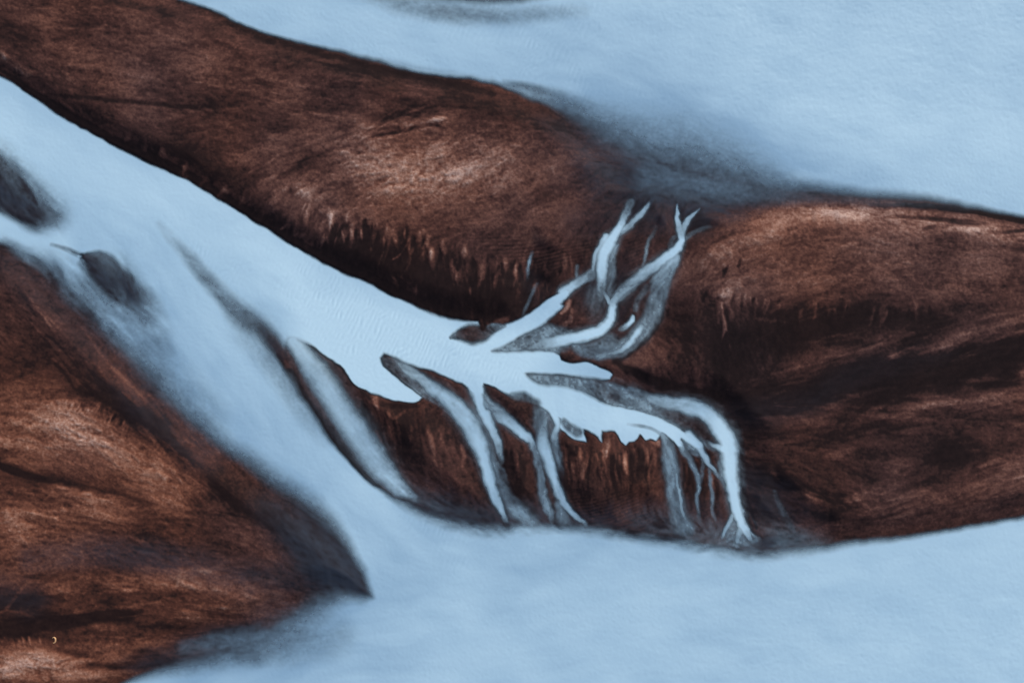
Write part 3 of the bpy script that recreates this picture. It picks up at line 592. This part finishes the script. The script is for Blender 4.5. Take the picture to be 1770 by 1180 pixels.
def mat_base(name):
    m = bpy.data.materials.new(name); m.use_nodes = True
    nt = m.node_tree; nt.nodes.clear()
    return m, nt.nodes, nt.links
def attr(N, name):
    a = N.new('ShaderNodeAttribute'); a.attribute_name = name; return a.outputs['Fac']
def ramp(N, L, fac, stops):
    r = N.new('ShaderNodeValToRGB'); e = r.color_ramp.elements
    e[0].position, e[0].color = stops[0][0], (*stops[0][1], 1); e[1].position, e[1].color = stops[-1][0], (*stops[-1][1], 1)
    for p, c in stops[1:-1]:
        k = e.new(p); k.color = (*c, 1)
    L.new(fac, r.inputs[0]); return r.outputs[0]
def mix(N, L, fac, a, b):
    m = N.new('ShaderNodeMix'); m.data_type = 'RGBA'
    if isinstance(fac, float): m.inputs[0].default_value = fac
    else: L.new(fac, m.inputs[0])
    for s, v in ((6, a), (7, b)):
        if isinstance(v, tuple): m.inputs[s].default_value = (*v, 1)
        else: L.new(v, m.inputs[s])
    return m.outputs[2]

SAND_COOL = [(0, (.010, .0060, .0068)), (.12, (.019, .0108, .0115)), (.3, (.062, .031, .0295)), (.5, (.142, .075, .064)), (.72, (.27, .170, .145)), (1, (.52, .37, .32))]
SAND_RUST = [(0, (.013, .0060, .0060)), (.12, (.026, .0120, .0100)), (.3, (.088, .032, .021)), (.5, (.205, .078, .047)), (.72, (.36, .175, .115)), (1, (.58, .36, .28))]
sand, N, L = mat_base('wet_sand')
br = attr(N, 'pale')
tc = N.new('ShaderNodeTexCoord')
n1 = N.new('ShaderNodeTexNoise'); n1.inputs['Scale'].default_value = 2.6; n1.inputs['Detail'].default_value = 6; n1.inputs['Roughness'].default_value = .7
L.new(tc.outputs['Object'], n1.inputs['Vector'])
mm = N.new('ShaderNodeMapRange'); mm.inputs[1].default_value = .3; mm.inputs[2].default_value = .7; mm.inputs[3].default_value = .78; mm.inputs[4].default_value = 1.22
L.new(n1.outputs[0], mm.inputs[0])
mu = N.new('ShaderNodeMath'); mu.operation = 'MULTIPLY'; L.new(br, mu.inputs[0]); L.new(mm.outputs[0], mu.inputs[1])
c1 = ramp(N, L, mu.outputs[0], SAND_COOL); c2_ = ramp(N, L, mu.outputs[0], SAND_RUST)
cc = mix(N, L, attr(N, 'rust'), c1, c2_)
cc = mix(N, L, attr(N, 'film'), cc, (.033, .041, .058))
bs = N.new('ShaderNodeBsdfPrincipled'); L.new(cc, bs.inputs['Base Color']); bs.inputs['Roughness'].default_value = .85; bs.inputs['Specular IOR Level'].default_value = .12
bp = N.new('ShaderNodeBump'); bp.inputs['Strength'].default_value = .35; bp.inputs['Distance'].default_value = .05
L.new(n1.outputs[0], bp.inputs['Height']); L.new(bp.outputs[0], bs.inputs['Normal'])
ou = N.new('ShaderNodeOutputMaterial'); L.new(bs.outputs[0], ou.inputs[0])

water, N, L = mat_base('milky_glacial_water')
tc = N.new('ShaderNodeTexCoord')
n1 = N.new('ShaderNodeTexNoise'); n1.inputs['Scale'].default_value = 1.6; n1.inputs['Detail'].default_value = 5
L.new(tc.outputs['Object'], n1.inputs['Vector'])
wc = ramp(N, L, attr(N, 'milk'), [(0, (.30, .49, .66)), (.45, (.452, .675, .83)), (1, (.60, .84, .97))])
bs = N.new('ShaderNodeBsdfPrincipled'); L.new(wc, bs.inputs['Base Color']); bs.inputs['Roughness'].default_value = .45; bs.inputs['Specular IOR Level'].default_value = .25
bp = N.new('ShaderNodeBump'); bp.inputs['Strength'].default_value = .10; bp.inputs['Distance'].default_value = .05
L.new(n1.outputs[0], bp.inputs['Height']); L.new(bp.outputs[0], bs.inputs['Normal'])
tr = N.new('ShaderNodeBsdfTransparent'); tr.inputs[0].default_value = (1, 1, 1, 1)
mx = N.new('ShaderNodeMixShader'); L.new(attr(N, 'silt'), mx.inputs[0]); L.new(tr.outputs[0], mx.inputs[1]); L.new(bs.outputs[0], mx.inputs[2])
ou = N.new('ShaderNodeOutputMaterial'); L.new(mx.outputs[0], ou.inputs[0])

Wf = (W[:-1, :-1]+W[1:, :-1]+W[:-1, 1:]+W[1:, 1:])/4
Wmin = np.minimum(np.minimum(W[:-1, :-1], W[1:, :-1]), np.minimum(W[:-1, 1:], W[1:, 1:]))
Wmax = np.maximum(np.maximum(W[:-1, :-1], W[1:, :-1]), np.maximum(W[:-1, 1:], W[1:, 1:]))
Xf = X[:-1, :-1]; Yf = Y[:-1, :-1]
TH = 0.025
silt = np.clip((W-TH)/(1-TH), 0, 1)**1.45
wet = Wmax > TH
# the line along the crest of the long bar parts the two rivers
crest = np.interp(Xf[0], [-14000,-200,0,300,600,900,1100,1300,1500,1800,15000], [-7000,-60,60,150,250,330,400,450,500,560,560])
top = Yf < crest[None, :]
watr = {'silt': silt, 'milk': milk}
# delta heads that reach past that line belong to the lower river
delta = (Xf > 1000) & (Xf < 1245) & (Yf > 346) & (Wf > 0.0)
top &= ~delta
sheet_mesh('river_water', WZ, wet & top, watr, water, 'wide pale blue river filling the top right corner', 'river')
sheet_mesh('river_water', WZ, wet & ~top, watr, water, 'pale blue river from the left edge with branching delta, widening along the bottom', 'river')

deep = Wmin > 0.975
ati = {'pale': B, 'rust': rust, 'film': film}
bankline = np.interp(Xf[0], [-14000,0,100,300,500,640,700,15000], [-7000,400,460,610,790,1040,2000,16000])
ll = (Yf > np.interp(Xf[0], [-14000,-40,0,150,400,560,650,15000], [200,392,398,470,700,850,1030,1030])[None, :]) & (Xf < 660)
shoal = (Xf < 330) & ~ll & (Yf > np.interp(Xf[0], [-200,0,330], [0,200,420])[None, :])
wedge = shoal & (Xf > 95) & (Yf > 410)
sheet_mesh('riverbed', Z, deep, ati, sand, 'dark bed under the milky rivers', 'riverbed')
sheet_mesh('sandbar', Z, ~deep & ~ll & ~shoal, ati, sand, 'long brown sandbar crossing the whole photo between the two rivers, cut by the branching delta', 'sandbar')
sheet_mesh('sandbar', Z, ~deep & ll, ati, sand, 'rusty brown sandbar filling the bottom left corner', 'sandbar')
sheet_mesh('shoal', Z, ~deep & shoal & ~wedge, ati, sand, 'dark blurred shoal at the left edge inside the pale river', 'shoal')
sheet_mesh('shoal', Z, ~deep & wedge, ati, sand, 'small dark teardrop shoal trailing downstream in the left river', 'shoal')

# ------------------------------------------------------------ the one small find on the sand: a pale orange crescent
def ground_z(px, py):
    i = int(np.argmin(np.abs(ax-px))); j = int(np.argmin(np.abs(ay-py))); return float(Z[j, i])
hm, N, L = mat_base('pale_orange')
bs = N.new('ShaderNodeBsdfPrincipled'); bs.inputs['Roughness'].default_value = .6
nn = N.new('ShaderNodeTexNoise'); nn.inputs['Scale'].default_value = 9
L.new(ramp(N, L, nn.outputs[0], [(.3, (.55, .26, .10)), (.7, (.85, .55, .30))]), bs.inputs['Base Color'])
ou = N.new('ShaderNodeOutputMaterial'); L.new(bs.outputs[0], ou.inputs[0])
vv, ff = [], []
nseg, nr = 20, 8
for i in range(nseg+1):
    t = i/nseg; th = math.radians(-115+250*t)
    rr = 0.045+0.085*math.sin(math.pi*t)
    cx, cy = 0.32*math.cos(th), 0.48*math.sin(th)
    for k in range(nr):
        ph_ = 2*math.pi*k/nr
        vv.append((cx+rr*math.cos(ph_)*math.cos(th), cy+rr*math.cos(ph_)*math.sin(th), rr*math.sin(ph_)+.06))
for i in range(nseg):
    for k in range(nr):
        ff.append((i*nr+k, i*nr+(k+1) % nr, (i+1)*nr+(k+1) % nr, (i+1)*nr+k))
ff.append(tuple(range(nr))[::-1]); ff.append(tuple(nseg*nr+k for k in range(nr)))
me = bpy.data.meshes.new('orange_crescent'); me.from_pydata(vv, [], ff); me.update()
for p in me.polygons: p.use_smooth = True
me.materials.append(hm)
dw = bpy.data.objects.new('orange_crescent', me); col.objects.link(dw)
dw.location = ((100-885)*M, -(1101-590)*M, ground_z(100, 1101)+.02)
dw['label'] = 'tiny curved pale orange piece lying on dark sand at bottom left'; dw['category'] = 'orange_crescent'
